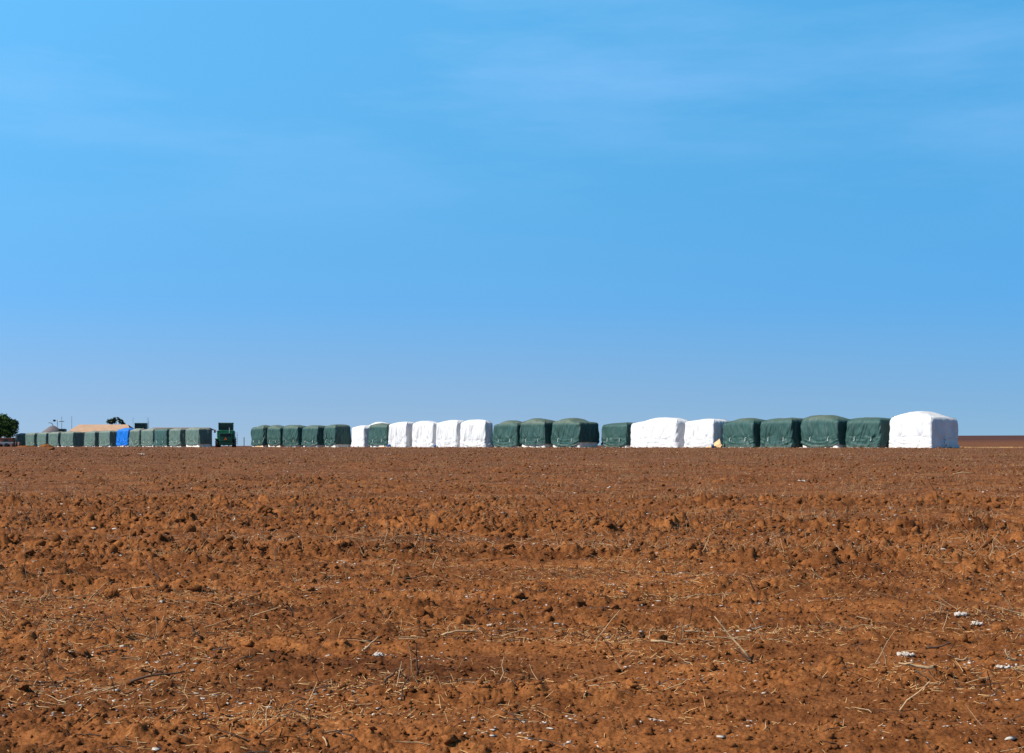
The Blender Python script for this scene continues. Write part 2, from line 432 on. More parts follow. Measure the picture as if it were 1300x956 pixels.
MODS = []
LAST = []
def cotton_module(px_l, px_c, D, ytop, colour, label, hem_mid=.05, hem_cor=.3, hem_end=.3, hump=.2, humps=None,
                  gather=0, seed=0, group='cotton modules in the row', px_r=None, dp=None, chain=True, rope=True, slope=0):
    g = np.random.default_rng(1000 + seed)
    H = (HY - ytop) / F * D + (CAMZ - ROWZ)
    P = np.array([wx(px_c, D), D]); tl = (px_l - CX) / F
    if dp is None:                                   # far corner just clears the neighbour's end
        dp = 5.0
        if LAST:
            (q, c0, s0) = LAST[-1]; k = (tl * q[1] - q[0]) / (c0 - tl * s0); dp = float(np.clip(q[1] + k * s0 - D - .6, 1.6, 7.0))
    far = np.array([tl * (D + dp), D + dp]); v = far - P; L = float(np.hypot(*v)); yaw = math.atan2(-v[0], v[1])
    c, s_ = math.cos(yaw), math.sin(yaw)
    tr = (px_r - CX) / F if px_r else P[0] / D + 1.75 / D
    W = (tr * D - P[0]) / (c - tr * s_)
    if chain: LAST.append((P, c, s_))
    a, b = W / 2, L / 2
    C = P - np.array([c * -a - s_ * -b, s_ * -a + c * -b])
    MODS.append((C, yaw, W, L, D, H))
    t = thing('cotton_module', label, 'cotton module', (C[0], C[1], ROWZ - .02), yaw, group)
    if humps is None: humps = [(g.uniform(-.6, .7) * b, g.uniform(.9, 1.6), hump * g.uniform(.7, 1.1)), (g.uniform(-.2, .9) * b, g.uniform(.8, 1.6), hump * g.uniform(.3, .8))]
    else: humps = [(u * b, w * .7, h) for u, w, h in humps]
    def topz(x, y):
        z = slope * (y / b)
        for (yy, w, h) in humps: z = z + .7 * h * np.exp(-((y - yy) / (w * 1.55)) ** 4) * (1 - .4 * (x / a) ** 4)
        return z + .045 * fbm(x / .9 + seed, y / .9, 3, seed) + .02 * np.abs(vnoise(x / .3, y / .25, seed + 4))
    ties = [(-1, .45 * b, .95), (-1, -.52 * b, .95), (1, .45 * b, .95), (1, -.52 * b, .95)]
    white = colour == 'w'
    amp = .75 if white else 1.0
    def folds(s, z, p, n):
        sx = n[:, 0]; ln = np.abs(n[:, 0]) > .7
        lean = g0 * (1 - z / H)
        f = .09 * fbm(s / .5 + lean, z / 2.4, 2, seed) + .075 * (np.abs(vnoise(s / .17 + lean * 2, z / 1.5, seed + 3)) - .4)
        f = f + .05 * (np.abs(vnoise(s / .11 + lean * 3, z / 1.1, seed + 13)) - .35) + .035 * vnoise((s + .35 * z) / .3, (z - .3 * s) / 1.3, seed + 14)
        f = f * amp * smooth(H + .1, H - .7, z) * 1.15
        U = .5 * (p[:, 1] / b) ** 2                                   # slack folds sagging between the tie points
        sag = vnoise((z - U) / .085 + .2 * vnoise(s / .6, 0, seed), s / 1.6, seed + 8) * .075
        f = f + sag * smooth(1.35, .5, z) * np.where(ln, 1, .4) * amp
        for (sg, ty, tz) in ties:
            r = np.hypot(p[:, 1] - ty, z - tz); th = np.arctan2(z - tz, p[:, 1] - ty)
            on = np.where(sx * sg > .7, 1, 0)
            f = f + on * (-.07 * np.exp(-(r / .3) ** 2) + .1 * amp * np.exp(-r / .9) * vnoise(th * 3.2, r / 2, seed + 21))
        if gather:
            tz = .72; r = np.hypot(p[:, 0], z - tz); th = np.arctan2(z - tz, p[:, 0]); on = np.where(n[:, 1] < -.7, 1, 0)
            f = f + on * gather * (-.22 * np.exp(-(r / .35) ** 2) + .12 * np.exp(-r / 1.0) * vnoise(th * 4.5 + 5, r / 3, seed + 31))
        f = f - .1 * smooth(.9 * b, b, np.abs(p[:, 1])) * np.abs(vnoise(s / .3, z / .8, seed + 5)) * .6
        return np.maximum(f + .03 * smooth(.6, 0, z) * vnoise(s / .3, 0, seed + 2), -.115)
    g0 = g.uniform(-3, 3)
    def hem(p, n):
        we = smooth(.35, .9, np.abs(n[:, 1]))
        ul = hem_mid + (hem_cor - hem_mid) * np.abs(p[:, 1] / b) ** 3.2
        z = ul * (1 - we) + np.maximum(hem_end, 0) * we
        return np.maximum(z + .035 * vnoise(p[:, 0] / .5 + 3 * p[:, 1], p[:, 1] / .5, seed + 6), .012)
    V, Q = loaf(W, L, H, hem, .16, 26, folds, topz, 0, 78, 26)
    tp = link_mesh('tarp', V, Q, M_t[colour], t)
    if rope:
        for (sg, ty, tz) in ties:
            if sg > 0: continue
            rb = MB(); x0 = sg * (a + .1); rb.tube([(x0 + .05, ty, tz + .1), (x0 - .05, ty + .02, tz), (x0 - .04, ty, tz - .18), (x0 - .06, ty + .04, tz - .3)], .026 if D < 170 else .03, 6)
            rb.build('tie_rope', M_rope, tp)
    if gather:
        rb = MB(); y0 = -b - .02
        rb.tube([(0, y0 + .08, .98), (0, y0 - .06, .9), (-.02, y0 - .1, .72)], [.05, .1, .05], 8)
        rb.tube([(-.02, y0 - .1, .72), (.06, y0 - .14, .5), (.13, y0 - .16, .25), (.16, y0 - .18, .03)], [.05, .07, .12, .16], 8)
        rb.tube([(-.02, y0 - .1, .72), (-.08, y0 - .12, .5), (-.13, y0 - .14, .3)], [.05, .07, .1], 8)
        rb.build('tarp_knot', M_t[colour], tp, True)
    bl = lambda p, n: np.full(len(p), 0.0)
    fb = lambda s, z, p, n: .03 * fbm(s / .3, z / .3, 3, seed + 40)
    V, Q = loaf(W, L, H - .1, bl, .12, 10, fb, lambda x, y: topz(x, y) - .04, .17, 40, 14)
    link_mesh('pressed_cotton', V, Q, M_block, t)
    return t

def sB(px): return 9.0 + (px - 330) * (14.9 - 9.0) / (1181 - 330)
def sA(px): return 6.0 + (px - 25) * (8.75 - 6.0) / (252 - 25)
# xL, xC, y of the box top, tarp, label, options
GA = 'dusty green cotton modules beyond the harvester'
row_a = [
 (19.7, 28.3, 550.7, 'd', 'leftmost dusty green cotton module, next to the big tree', {}),
 (32.2, 43.3, 550.0, 'd', 'second dusty green tarped cotton module from the far left end', {}),
 (47.3, 58.3, 549.5, 'd', 'third dusty green tarped cotton module from the left, behind the small dirt mound', {}),
 (61.5, 73.6, 548.8, 'd', 'fourth dusty green cotton module from the left, below the thatched hut', {}),
 (77, 92.5, 548.3, 'd', 'fifth dusty green cotton module from the left with a wide dark end showing', dict(hem_cor=.45, px_r=106.8)),
 (107, 120, 548.0, 'd', 'second green cotton module left of the blue one, in front of the tan roof', dict(hem_cor=.4)),
 (125.3, 138.8, 547.0, 'd', 'green cotton module directly left of the blue one', dict(hem_cor=.45)),
 (148, 162.5, 544.8, 'b', 'bright blue tarped cotton module, the only blue one in the row', dict(hem_mid=.28, hem_cor=.36, hem_end=.4, rope=False, dp=4.5)),
 (164.2, 176.5, 545.2, 'd', 'dull brownish green cotton module directly right of the blue one', dict(hem_mid=.1)),
 (179.5, 193.7, 544.8, 'd', 'second green cotton module right of the blue one, below the distant machine', dict(hem_mid=.22)),
 (196, 211, 544.6, 'g', 'deeper green cotton module, third to the right of the blue one', dict(hem_mid=.2)),
 (214.8, 228.8, 544.4, 'd', 'second cotton module left of the green harvester, white cotton under its hem', dict(hem_mid=.25, hem_cor=.45)),
 (235.2, 252, 543.6, 'd', 'green cotton module directly left of the harvester with a broad black end', dict(hem_mid=.4, hem_cor=.5, hem_end=.5, px_r=268.5)),
]
row_b = [
 (319, 333.8, 541.8, 'g', 'first green cotton module right of the harvester, orange cotton at its base', dict(hem_mid=.3, hem_cor=.4)),
 (339, 355.4, 542.4, 'g', 'second green cotton module right of the harvester, hem lifted at one corner', dict(hem_mid=.3, hem_cor=.6, hump=.28)),
 (359.3, 378, 541.5, 'g', 'third green cotton module right of the harvester, middle of five alike', dict(hem_mid=.2, hem_cor=.35)),
 (383.4, 403, 542.0, 'g', 'fourth green cotton module right of the harvester', dict(hem_mid=.22, hem_cor=.4)),
 (411.4, 425, 540.8, 'g', 'fifth green cotton module right of the harvester, its black end beside a white module', dict(hem_mid=.25, hem_cor=.45, hem_end=.45, px_r=445.8)),
 (446.2, 461.5, 541.8, 'w', 'small white tarped cotton module between two green ones', dict()),
 (465, 481, 539.6, 'w', 'white cotton module mostly hidden behind a single green one', dict(hump=.38, dp=4.0, chain=False, back=9)),
 (468, 491, 539.4, 'g', 'single green cotton module standing between white ones', dict(hem_mid=.35, hem_cor=.2)),
 (493, 516, 538.0, 'w', 'first of four white cotton modules in a run, directly right of the lone green one', dict(hump=.2)),
 (523, 549.5, 536.9, 'w', 'second of the run of four white cotton modules, between white neighbours', dict(hump=.2)),
 (553.5, 580.3, 536.3, 'w', 'third of the run of four white cotton modules, with creases down its side', dict(hump=.32)),
 (584.3, 616, 535.6, 'w', 'last of the run of four white cotton modules, its grey end beside a green module', dict(hump=.25, gather=.4, px_r=626)),
 (626, 656, 538.0, 'g', 'green cotton module directly right of the run of four white ones', dict(hem_mid=.05, hem_cor=.35, hump=.4, hem_end=.1)),
 (660.3, 691.5, 535.8, 'g', 'green cotton module with deep sagging folds and a straight white base strip', dict(hem_mid=.28, hem_cor=.5, hump=.38, hem_end=.45)),
 (700, 735.4, 535.6, 'g', 'green cotton module with its broad dark end open to view and grey cotton below', dict(hem_mid=.08, hem_cor=.6, hump=.38, hem_end=.62, px_r=760.8)),
 (763.5, 795.4, 538.2, 'g', 'low green cotton module directly left of the long white one', dict(hem_mid=.08, hem_cor=.4, hump=.12, back=3)),
 (800.8, 858.5, 535.6, 'w', 'long white cotton module with a raised hump, directly right of a low green one', dict(humps=[(-.25, 2.8, .5), (.2, 3.5, .12)])),
 (868.8, 906, 534.2, 'w', 'white cotton module with a torn orange flap and blue bucket at its corner', dict(hump=.22)),
 (917, 957, 535.4, 'g', 'green cotton module with slanting folds directly right of the torn white one', dict(hem_mid=.03, hem_cor=.1, hem_end=.02, hump=.36)),
 (965.5, 1005.4, 533.6, 'g', 'second green cotton module right of the torn white one, with two white tie marks', dict(hem_mid=.02, hem_cor=.08, hem_end=.02, hump=.22)),
 (1016.7, 1064, 532.6, 'g', 'large green cotton module with a curved hem and white cotton showing at both corners', dict(hem_mid=.03, hem_cor=.55, hem_end=.35, hump=.4)),
 (1074, 1118, 533.4, 'g', 'green cotton module directly left of the big white one at the right end', dict(hem_mid=.03, hem_cor=.12, hem_end=.02, hump=.24)),
 (1129, 1182, 531.6, 'w', 'big white cotton module at the right end, its tarp knotted on the shaded end', dict(humps=[(.35, 1.9, .62), (-.45, 2.2, .3)], gather=1.0, px_r=1217)),
]
for i, (a, b, yt, col, lab, kw) in enumerate(row_a):
    cotton_module(a, b, F / sA(b), yt, col, lab, seed=i * 7 + 1, group='cotton modules left of the harvester', **{**dict(hem_mid=.2, hem_cor=.38, hem_end=.2, hump=.12), **kw})
LAST.clear()
for i, (a, b, yt, col, lab, kw) in enumerate(row_b):
    d = dict(hem_mid=.02, hem_cor=.05, hem_end=.05) if col == 'w' else {}
    if col == 'w': d['rope'] = False
    kw = dict(kw); back = kw.pop('back', 0)
    cotton_module(a, b, F / sB(b) + back, yt, col, lab, seed=i * 7 + 301, group='cotton modules right of the harvester', **{**d, **kw})

# separation test (printed only)
def corners(m):
    C, yaw, W, L = m[:4]; c, s = math.cos(yaw), math.sin(yaw); W = W + .12; L = L + .12
    return np.array([[C[0] + c * x - s * y, C[1] + s * x + c * y] for x, y in ((-W / 2, -L / 2), (W / 2, -L / 2), (W / 2, L / 2), (-W / 2, L / 2))])
def hit(a, b):
    A, B = corners(a), corners(b)
    for P_ in (A, B):
        for i in range(2):
            e = P_[i + 1] - P_[i]; ax = np.array([-e[1], e[0]])
            if (A @ ax).max() < (B @ ax).min() or (B @ ax).max() < (A @ ax).min(): return False
    return True
for i in range(len(MODS)):
    for j in range(i + 1, len(MODS)):
        if hit(MODS[i], MODS[j]): print('OVERLAP', i, j)
print('yaws', [round(math.degrees(m[1])) for m in MODS], 'H', [round(m[5], 2) for m in MODS], 'W', [round(m[2],1) for m in MODS], 'L', [round(m[3],1) for m in MODS])

def foot_spill(name, mat, label, per, size, seed, spread):
    g = np.random.default_rng(seed); V0, F0 = ico(0); k = len(V0); P_ = []
    for (C, yaw, W, L, D, H) in MODS:
        c, s_ = math.cos(yaw), math.sin(yaw); n = per
        end = g.random(n) < .35; d = np.abs(g.normal(.05, spread, n))
        lx = np.where(end, g.uniform(-W / 2, W / 2, n), -W / 2 - .1 - d); ly = np.where(end, -L / 2 - .1 - d, g.uniform(-L / 2, L / 2, n))
        x = C[0] + c * lx - s_ * ly; y = C[1] + s_ * lx + c * ly; r = np.clip(np.exp(g.normal(math.log(size), .5, n)), size * .4, size * 3)
        J = V0[None] * (1 + g.normal(0, .3, (n, k, 1))) * r[:, None, None] * np.array([1.3, 1, .6])
        P_.append(J + np.stack([x, y, ground_z(x, y) + r * .2], 1)[:, None])
    P_ = np.concatenate(P_); n = len(P_)
    Q = (np.arange(n)[:, None, None] * k + F0[None]).reshape(-1, 3)
    tag(link_mesh(name, P_.reshape(-1, 3), Q, mat, smooth_=False), label, kind='stuff')
foot_spill('loose_cotton', M_cotton, 'loose cotton spilled along the feet of the modules', 60, .04, 3, .35)
foot_spill('loose_earth', M_clod, 'crumbs of earth along the feet of the modules', 90, .04, 4, .5)

# ------------------------------------------------------------------ machines
def wheel(parent, x, y, r, w, side, tag_=None):
    m = MB(); m.lathe([(r * .62, -w / 2), (r * .93, -w / 2), (r, -w * .38), (r, w * .38), (r * .93, w / 2), (r * .62, w / 2)], (x, y, r), 'x', 28)
    for k in range(20):
        a = 2 * PI * k / 20; cy, cz = math.cos(a) * r, math.sin(a) * r
        m.tube([(x - w * .42, y + cy * 1.0, r + cz * 1.0), (x + w * .42, y + math.cos(a + .15) * r, r + math.sin(a + .15) * r)], .035, 4)
    t = m.build('wheel', M_tyre, parent)
    q = MB(); q.lathe([(r * .6, -w * .36), (r * .6, w * .36), (r * .52, w * .42), (r * .2, w * .2), (r * .16, w * .46)], (x, y, r), 'x', 20) if side > 0 else q.lathe([(r * .16, -w * .46), (r * .2, -w * .2), (r * .52, -w * .42), (r * .6, -w * .36), (r * .6, w * .36)], (x, y, r), 'x', 20)
    q.build('rim', M_rim, t)
def harvester(px, D, width_px, ytop, label, detail_=True, group=None):
    """seen from behind: rear axle and engine hood towards the camera (-y)"""
    s = F / D; H = (HY - ytop) / s + (CAMZ - ROWZ); t = thing('cotton_harvester', label, 'harvester', (wx(px, D), D, ROWZ), R(10), group)
    w = width_px / s / 2
    k = H / 3.6
    MB().box(-w * .8, w * .8, .1, 4.6, 1.02 * k, 2.45 * k, .08).box(-w * .62, w * .62, -.35, .15, .85 * k, 2.1 * k, .06).build('body', M_mgreen, t)
    b = MB(); bz0, bz1 = 2.5 * k, H
    b.box(-w * .68, w * .68, .3, 4.3, bz0, bz0 + .08)                            # basket: floor, corner posts, rails, slats
    for x in (-w * .68, w * .62):
        for y in (.3, 4.24): b.box(x, x + .07, y, y + .07, bz0 + .08, bz1)
    for z in (bz0 + (bz1 - bz0) * .5, bz1 - .09):
        b.box(-w * .66, w * .66, .27, .34, z, z + .07); b.box(-w * .66, w * .66, 4.22, 4.29, z, z + .07)
        b.box(-w * .7, -w * .66, .3, 4.3, z, z + .07); b.box(w * .66, w * .7, .3, 4.3, z, z + .07)
    b.build('basket_frame', M_mgreen, t)
    MB().box(-w * .64, w * .64, .36, 4.2, bz0 + .08, bz1 - .12, .04).build('basket_mesh', M_mdark, t)
    v = MB().box(-w * .5, w * .5, -.42, -.36, 1.55 * k, 2.0 * k)
    for i in range(6): v.box(-w * .48, w * .48, -.46, -.42, (1.58 + i * .07) * k, (1.6 + i * .07) * k)
    v.build('radiator_grille', M_mdark, t)
    MB().box(-w * .6, w * .6, .0, 4.4, .3 * k, 1.02 * k, .08).build('undercarriage', M_mgreen, t)
    for sd in (-1, 1): MB().box(sd * w * .84 - .2, sd * w * .84 + .2, -.2, .9, 1.08 * k, 1.3 * k, .04).build('fender', M_mgreen, t)
    MB().box(-w * .98, w * .98, .25, .5, .72 * k, .92 * k, .03).build('rear_axle', M_black, t)
    for sd in (-1, 1): wheel(t, sd * w * .82, .4, .52 * k, .42, sd)
    for sd in (-1, 1): wheel(t, sd * w * .7, 4.2, .78 * k, .5, sd)
    MB().box(-w * .45, w * .45, 4.7, 5.9, 1.2 * k, 2.75 * k, .1, .06).build('cab', M_glass, t)
    for i in range(4):
        xx = (-.75 + i * .5) * w
        MB().box(xx - .16, xx + .16, 5.6, 7.0, .25 * k, 1.2 * k, .05).build('picking_head', M_mgreen, t)
    m = MB(); z = .95 * k + .12
    m.add([(-.22, -.48, z), (.22, -.48, z), (0, -.48, z + .4), (-.22, -.46, z), (.22, -.46, z), (0, -.46, z + .4)], [(0, 1, 2), (5, 4, 3), (0, 3, 4, 1), (1, 4, 5, 2), (2, 5, 3, 0)])
    m.build('hazard_triangle', M_orange, t)
    for sd in (-1, 1): MB().box(sd * w * .8 - .12, sd * w * .8 + .12, -.1, .06, 1.16 * k, 1.34 * k, .03).build('tail_light', M_yellow, t)
    MB().tube([(-w * .8, 1.2, 2.3 * k), (-w * 1.02, 1.1, 2.42 * k), (-w * 1.02, 1.1, 2.6 * k)], .03, 6).box(-w * 1.02 - .12, -w * 1.02 + .12, 1.02, 1.1, 2.1 * k, 2.55 * k, .02).build('mirror', M_redp, t)
    l = MB()
    for x in (w * .86, w * 1.08): l.tube([(x, -.1, .4 * k), (x, .3, 2.3 * k)], .025, 6)
    for i in range(6): l.tube([(w * .86, -.1 + i * .07, (.5 + i * .32) * k), (w * 1.08, -.1 + i * .07, (.5 + i * .32) * k)], .02, 5)
    l.build('ladder', M_steel, t)
    MB().tube([(w * .35, .0, 2.1 * k), (w * .35, 0, 2.75 * k), (w * .35, -.06, 2.85 * k)], .05, 8).build('exhaust_pipe', M_steel, t)
    return t
harvester(286.5, 194, 27, 536.4, 'dark green cotton harvester seen from behind, orange triangle on its rear, parked in the gap')
h2 = harvester(178, 262, 21, 536.8, 'distant dark green cotton harvester whose basket top shows over the modules')
for dx in (-1.3, 1.25, 1.5): MB().tube([(dx, .3, 3.0), (dx, .3, 5.4)], .02, 5).build('antenna', M_black, h2)
h3 = harvester(78, 330, 9.5, 544.2, 'small dark green machine top beside the grey thatched roof')

# ------------------------------------------------------------------ farmyard
def yard(px, D): return (wx(px, D), D, ROWZ)
def hip_roof(m, x0, x1, y0, y1, ze, zr, hip, t=.12):
    ym = (y0 + y1) / 2
    V = [(x0, y0, ze), (x1, y0, ze), (x1, y1, ze), (x0, y1, ze), (x0 + hip, ym, zr), (x1 - hip, ym, zr)]
    V += [(x, y, z - t) for x, y, z in V[:4]]
    return m.add(V, [(0, 1, 5, 4), (1, 2, 5), (2, 3, 5 - 1, 4) if False else (2, 3, 4, 5), (3, 0, 4), (6, 9, 8, 7), (0, 6, 7, 1), (1, 7, 8, 2), (2, 8, 9, 3), (3, 9, 6, 0)])
def barn(px0, px1, D, yridge, yeave, dep, roofm, label, name, hip, cat):
    x0, x1 = wx(px0, D), wx(px1, D); cx = (x0 + x1) / 2; w = (x1 - x0) / 2; s = F / D
    zr = (HY - yridge) / s + .2; ze = (HY - yeave) / s + .2
    t = thing(name, label, cat, (cx, D + dep / 2, ROWZ), 0)
    hip_roof(MB(), -w, w, -dep / 2, dep / 2, ze, zr, hip).build('roof', roofm, t)
    MB().box(-w + .5, w - .5, -dep / 2 + .5, dep / 2 - .5, -.1, ze - .1).build('wall', M_wall, t)
    nb = max(2, int(2 * w / 4))
    for i in range(nb):
        x = -w + 1.5 + (2 * w - 3) * (i + .5) / nb
        f = MB().box(x - .7, x + .7, -dep / 2 + .42, -dep / 2 + .48, ze * .4, ze * .7).build('window', M_wall, t)
        MB().box(x - .6, x + .6, -dep / 2 + .39, -dep / 2 + .42, ze * .43, ze * .67).build('pane', M_glass, f)
    MB().box(-1.2, 1.2, -dep / 2 + .4, -dep / 2 + .46, 0, ze * .8).build('door', M_mdark, t)
    return t
barn(84.5, 166, 372, 538.6, 548.6, 9, M_roof_tan, 'long farm shed with a pale tan hipped roof', 'farm_shed', 1.9, 'shed')
barn(188, 264.5, 330, 542.6, 545.2, 7, M_roof_brown, 'low long shed whose thin reddish brown roof line shows over the modules', 'farm_shed', .4, 'shed')
# thatched hut
D = 345; t = thing('thatched_hut', 'grey conical thatched hut roof standing behind the dusty green modules', 'hut', yard(67, D))
MB().lathe([(1.9, 0), (1.9, 2.9)], (0, 0, 0), 'z', 28).build('wall', M_wall, t, True)
MB().lathe([(2.6, 3.3), (2.55, 3.55), (1.7, 4.2), (.8, 4.85), (.25, 5.1), (.12, 5.15)], (0, 0, 0), 'z', 32).build('roof', M_thatch, t, True)
MB().tube([(0, 0, 5.1), (0, 0, 5.4), (-.4, 0, 5.75), (-1.0, 0, 5.8)], .09, 6).build('roof_finial', M_thatch, t)
# poles
def pole(px, D, ytop, label, head=None):
    s = F / D; H = (HY - ytop) / s + .2
    t = thing('utility_pole', label, 'pole', yard(px, D), 0, 'thin poles behind the modules')
    MB().tube([(0, 0, -.2), (0, 0, H)], [.11, .07], 8).build('mast', M_steel, t)
    if head == 'lamp':
        MB().tube([(0, 0, H - .1), (-.5, 0, H)], .05, 6).build('arm', M_steel, t)
        MB().lathe([(.1, -.3), (.34, -.2), (.34, .12), (.1, .2)], (-.75, 0, H - .1), 'z', 12).build('lamp_head', M_black, t)
    if head == 'cross':
        MB().box(-.6, .6, -.05, .05, H - 1.3, H - 1.15).build('cross_arm', M_wood, t)
        for x in (-.5, .5): MB().lathe([(.05, 0), (.07, .1), (.03, .2)], (x, 0, H - 1.15), 'z', 8).build('insulator', M_whitep, t)
    return t
pole(72.8, 355, 533.2, 'thin pole with a lamp head beside the thatched hut', 'lamp')
pole(78.3, 352, 528.8, 'tall thin pole rising above the small machine top', 'cross')
pole(91, 395, 528.4, 'thin pole at the left end of the tan roof')
pole(188.6, 300, 534.5, 'thin pole at the right of the distant harvester basket')

# trees
def tree(name, label, px, D, H, crown, trunk_h, mat, leaves, seed, size, lean=0):
    """crown: list of (x, y, z, rx, ry, rz) lobes in metres"""
    g = np.random.default_rng(seed); t = thing(name, label, 'tree', yard(px, D))
    m = MB(); m.tube([(0, 0, -.3), (.1, 0, trunk_h * .5), (.05 + lean, .1, trunk_h)], [.3, .22, .17], 10)
    for (x, y, z, rx, ry, rz) in crown:
        m.tube([(.05 + lean, .1, trunk_h), (x * .45, y * .45, (trunk_h + z) / 2 - .1), (x * .9, y * .9, z)], [.12, .08, .03], 6)
        for k in range(4):
            a = g.uniform(0, 2 * PI); m.tube([(x * .6, y * .6, trunk_h + (z - trunk_h) * .6), (x + math.cos(a) * rx * .7, y + math.sin(a) * ry * .7, z + g.uniform(-.3, .6) * rz)], [.05, .015], 5)
    m.build('trunk', M_bark, t, True)
    Vs = []
    vol = [l[3] * l[4] * l[5] for l in crown]; tot = sum(vol)
    for l, vv in zip(crown, vol):
        n = int(leaves * vv / tot); u = g.normal(0, 1, (n, 3)); u /= np.linalg.norm(u, axis=1)[:, None]
        rr = g.uniform(.35, 1, n) ** .5 * (1 + .3 * vnoise(u[:, 0] * 3 + seed, u[:, 1] * 3 + u[:, 2] * 2, seed))
        c = np.array(l[:3]) + u * rr[:, None] * np.array(l[3:])
        k = vnoise(c[:, 0] / (size * 4) + seed, c[:, 2] / (size * 4) + c[:, 1], seed) > -.35; c = c[k]; n = len(c)
        a = g.normal(0, 1, (n, 3)); b = g.normal(0, 1, (n, 3)); a /= np.linalg.norm(a, axis=1)[:, None]; b = np.cross(a, b); b /= np.linalg.norm(b, axis=1)[:, None]
        sz = size * g.uniform(.5, 1.3, (n, 1)); Vs.append(np.stack([c + a * sz, c + b * sz * .6, c - a * sz, c - b * sz * .6], 1).reshape(-1, 3))
    V = np.concatenate(Vs); V[:, 2] = np.maximum(V[:, 2], .4)
    link_mesh('crown', V, np.arange(len(V)).reshape(-1, 4), mat, t, smooth_=False)
    return t
tree('broadleaf_tree', 'large round dark green tree at the left edge of the photo', 0, 300, 7, [
    (0, 0, 4.6, 2.8, 2.8, 2.2), (2.4, -.6, 3.9, 1.6, 1.6, 1.7), (-2.6, .3, 4.2, 2.0, 2.2, 2.0), (.9, .6, 5.7, 1.2, 1.6, 1.1), (-1.2, -1, 5.9, 1.2, 1.4, 1.1),
    (2.0, -1.4, 2.9, 1.3, 1.5, 1.1), (2.9, 0, 4.9, 1.0, 1.2, 1.0), (0, -1.8, 3.4, 1.9, 1.2, 1.4)], 2.2, M_leaf, 26000, 5, .16)
tree('broadleaf_tree', 'lower bushy tree behind the large one at the left edge', -22, 312, 5, [(0, 0, 3.4, 2.4, 2, 1.9), (1.8, 0, 2.6, 1.6, 1.6, 1.5)], 1.5, M_leaf, 9000, 8, .17)
tree('thorn_tree', 'small sparse flat topped tree rising behind the tan roof', 146, 455, 9, [
    (-1.2, 0, 8.0, 1.3, 1.2, .8), (.6, 0, 8.8, 1.1, 1, .6), (2.0, 0, 8.0, .8, .9, .7), (2.7, .2, 7.2, .7, .8, .5), (-2.0, .3, 7.9, .7, .8, .4), (-.2, .2, 8.5, 1, .9, .4)], 5.2, M_leaf2, 3600, 15, .2, .5)

# clutter below the big tree
D = 292
t = thing('brick_hut', 'small red brown brick hut in the shade of the big tree', 'hut', yard(9.5, D + 4))
MB().box(-1.3, 1.3, -1, 1, -.1, 1.75).build('wall', M_brick, t)
MB().box(-1.5, 1.5, -1.2, 1.2, 1.75, 1.87).build('roof', M_roof_brown, t)
MB().box(-.35, .35, -1.06, -1.0, 0, 1.5).build('door', M_mdark, t)
t = thing('farm_trailer', 'low flat farm trailer with pale side rails parked below the big tree', 'trailer', yard(6, D - 6), R(6))
MB().box(-1.9, 1.5, -.7, .7, .5, .68, .02).build('deck', M_steel, t)
for y in (-.72, .68): MB().box(-1.9, 1.5, y, y + .04, .75, .95).build('side_rail', M_steel, t)
for x in (-.9, .5):
    for y in (-.8, .8): MB().lathe([(.2, -.1), (.34, -.09), (.34, .09), (.2, .1)], (x, y, .34), 'y', 16).build('wheel', M_tyre, t)
MB().tube([(1.5, 0, .55), (2.5, 0, .45)], .05, 6).build('drawbar', M_black, t)
def drum(px, D, h, r, mat, label, name='oil_drum', cat='drum', group=None):
    x, y, z = yard(px, D)
    m = MB(); m.lathe([(r * .92, 0), (r, .03), (r, h * .33), (r * 1.05, h * .35), (r, h * .37), (r, h * .65), (r * 1.05, h * .67), (r, h * .69), (r, h - .03), (r * .92, h), (r * .88, h - .02)], (0, 0, 0), 'z', 20)
    return tag(m.build(name, mat, None, True, (x, y, z)), label, cat, group)
drum(24.5, 284, .95, .3, M_roof_brown, 'rust brown drum in front of the leftmost module'); drum(21.2, 285, 1.0, .3, M_black, 'black drum in front of the leftmost module')
t = thing('water_tank', 'white plastic tank between the big tree and the leftmost module', 'tank', yard(17, 300))
MB().lathe([(.5, 0), (.55, .1), (.55, 1.5), (.45, 1.75), (.15, 1.85)], (0, 0, 0), 'z', 24).build('tank_body', M_whitep, t, True)
MB().lathe([(.2, 1.84), (.2, 1.93), (.16, 1.95)], (0, 0, 0), 'z', 16).build('lid', M_black, t)

# fence beyond the gap
t = thing('wire_fence', 'thin wire fence with dark posts seen through the gap beside the harvester', 'fence', yard(306, 236))
for i in range(-1, 6):
    MB().tube([(i * 2.6 + .5, 0, -.3), (i * 2.6 + .5, 0, 1.62 if i % 2 == 0 else 1.2)], .07, 8).build('post', M_wood, t)
m = MB()
for z in (.35, .7, 1.05): m.tube([(-2.1, -.07, z), (13.5, -.07, z)], .009, 4)
m.build('wire', M_steel, t)
def bucket(px, D, h, r, mat, label):
    x, y, z = yard(px, D); t = thing('bucket', label, 'bucket', (x, y, z - .01))
    MB().lathe([(r * .8, 0), (r, h), (r * .93, h), (r * .75, .03)], (0, 0, 0), 'z', 18).build('pail', mat, t, True)
    MB().tube([(math.cos(a) * r, 0, h + math.sin(a) * r * .7) for a in np.linspace(0, PI, 9)], .008, 5).build('handle', M_steel, t)
bucket(904.6, F / sB(906) - 1.0, .36, .15, M_blue, 'small blue bucket below the torn flap of a white module')
bucket(552.2, F / sB(549) - .8, .34, .14, M_blue, 'small blue bucket between two white modules')
bucket(493.6, F / sB(491) - .9, .4, .16, M_blue, 'blue bucket at the corner of the lone green module')
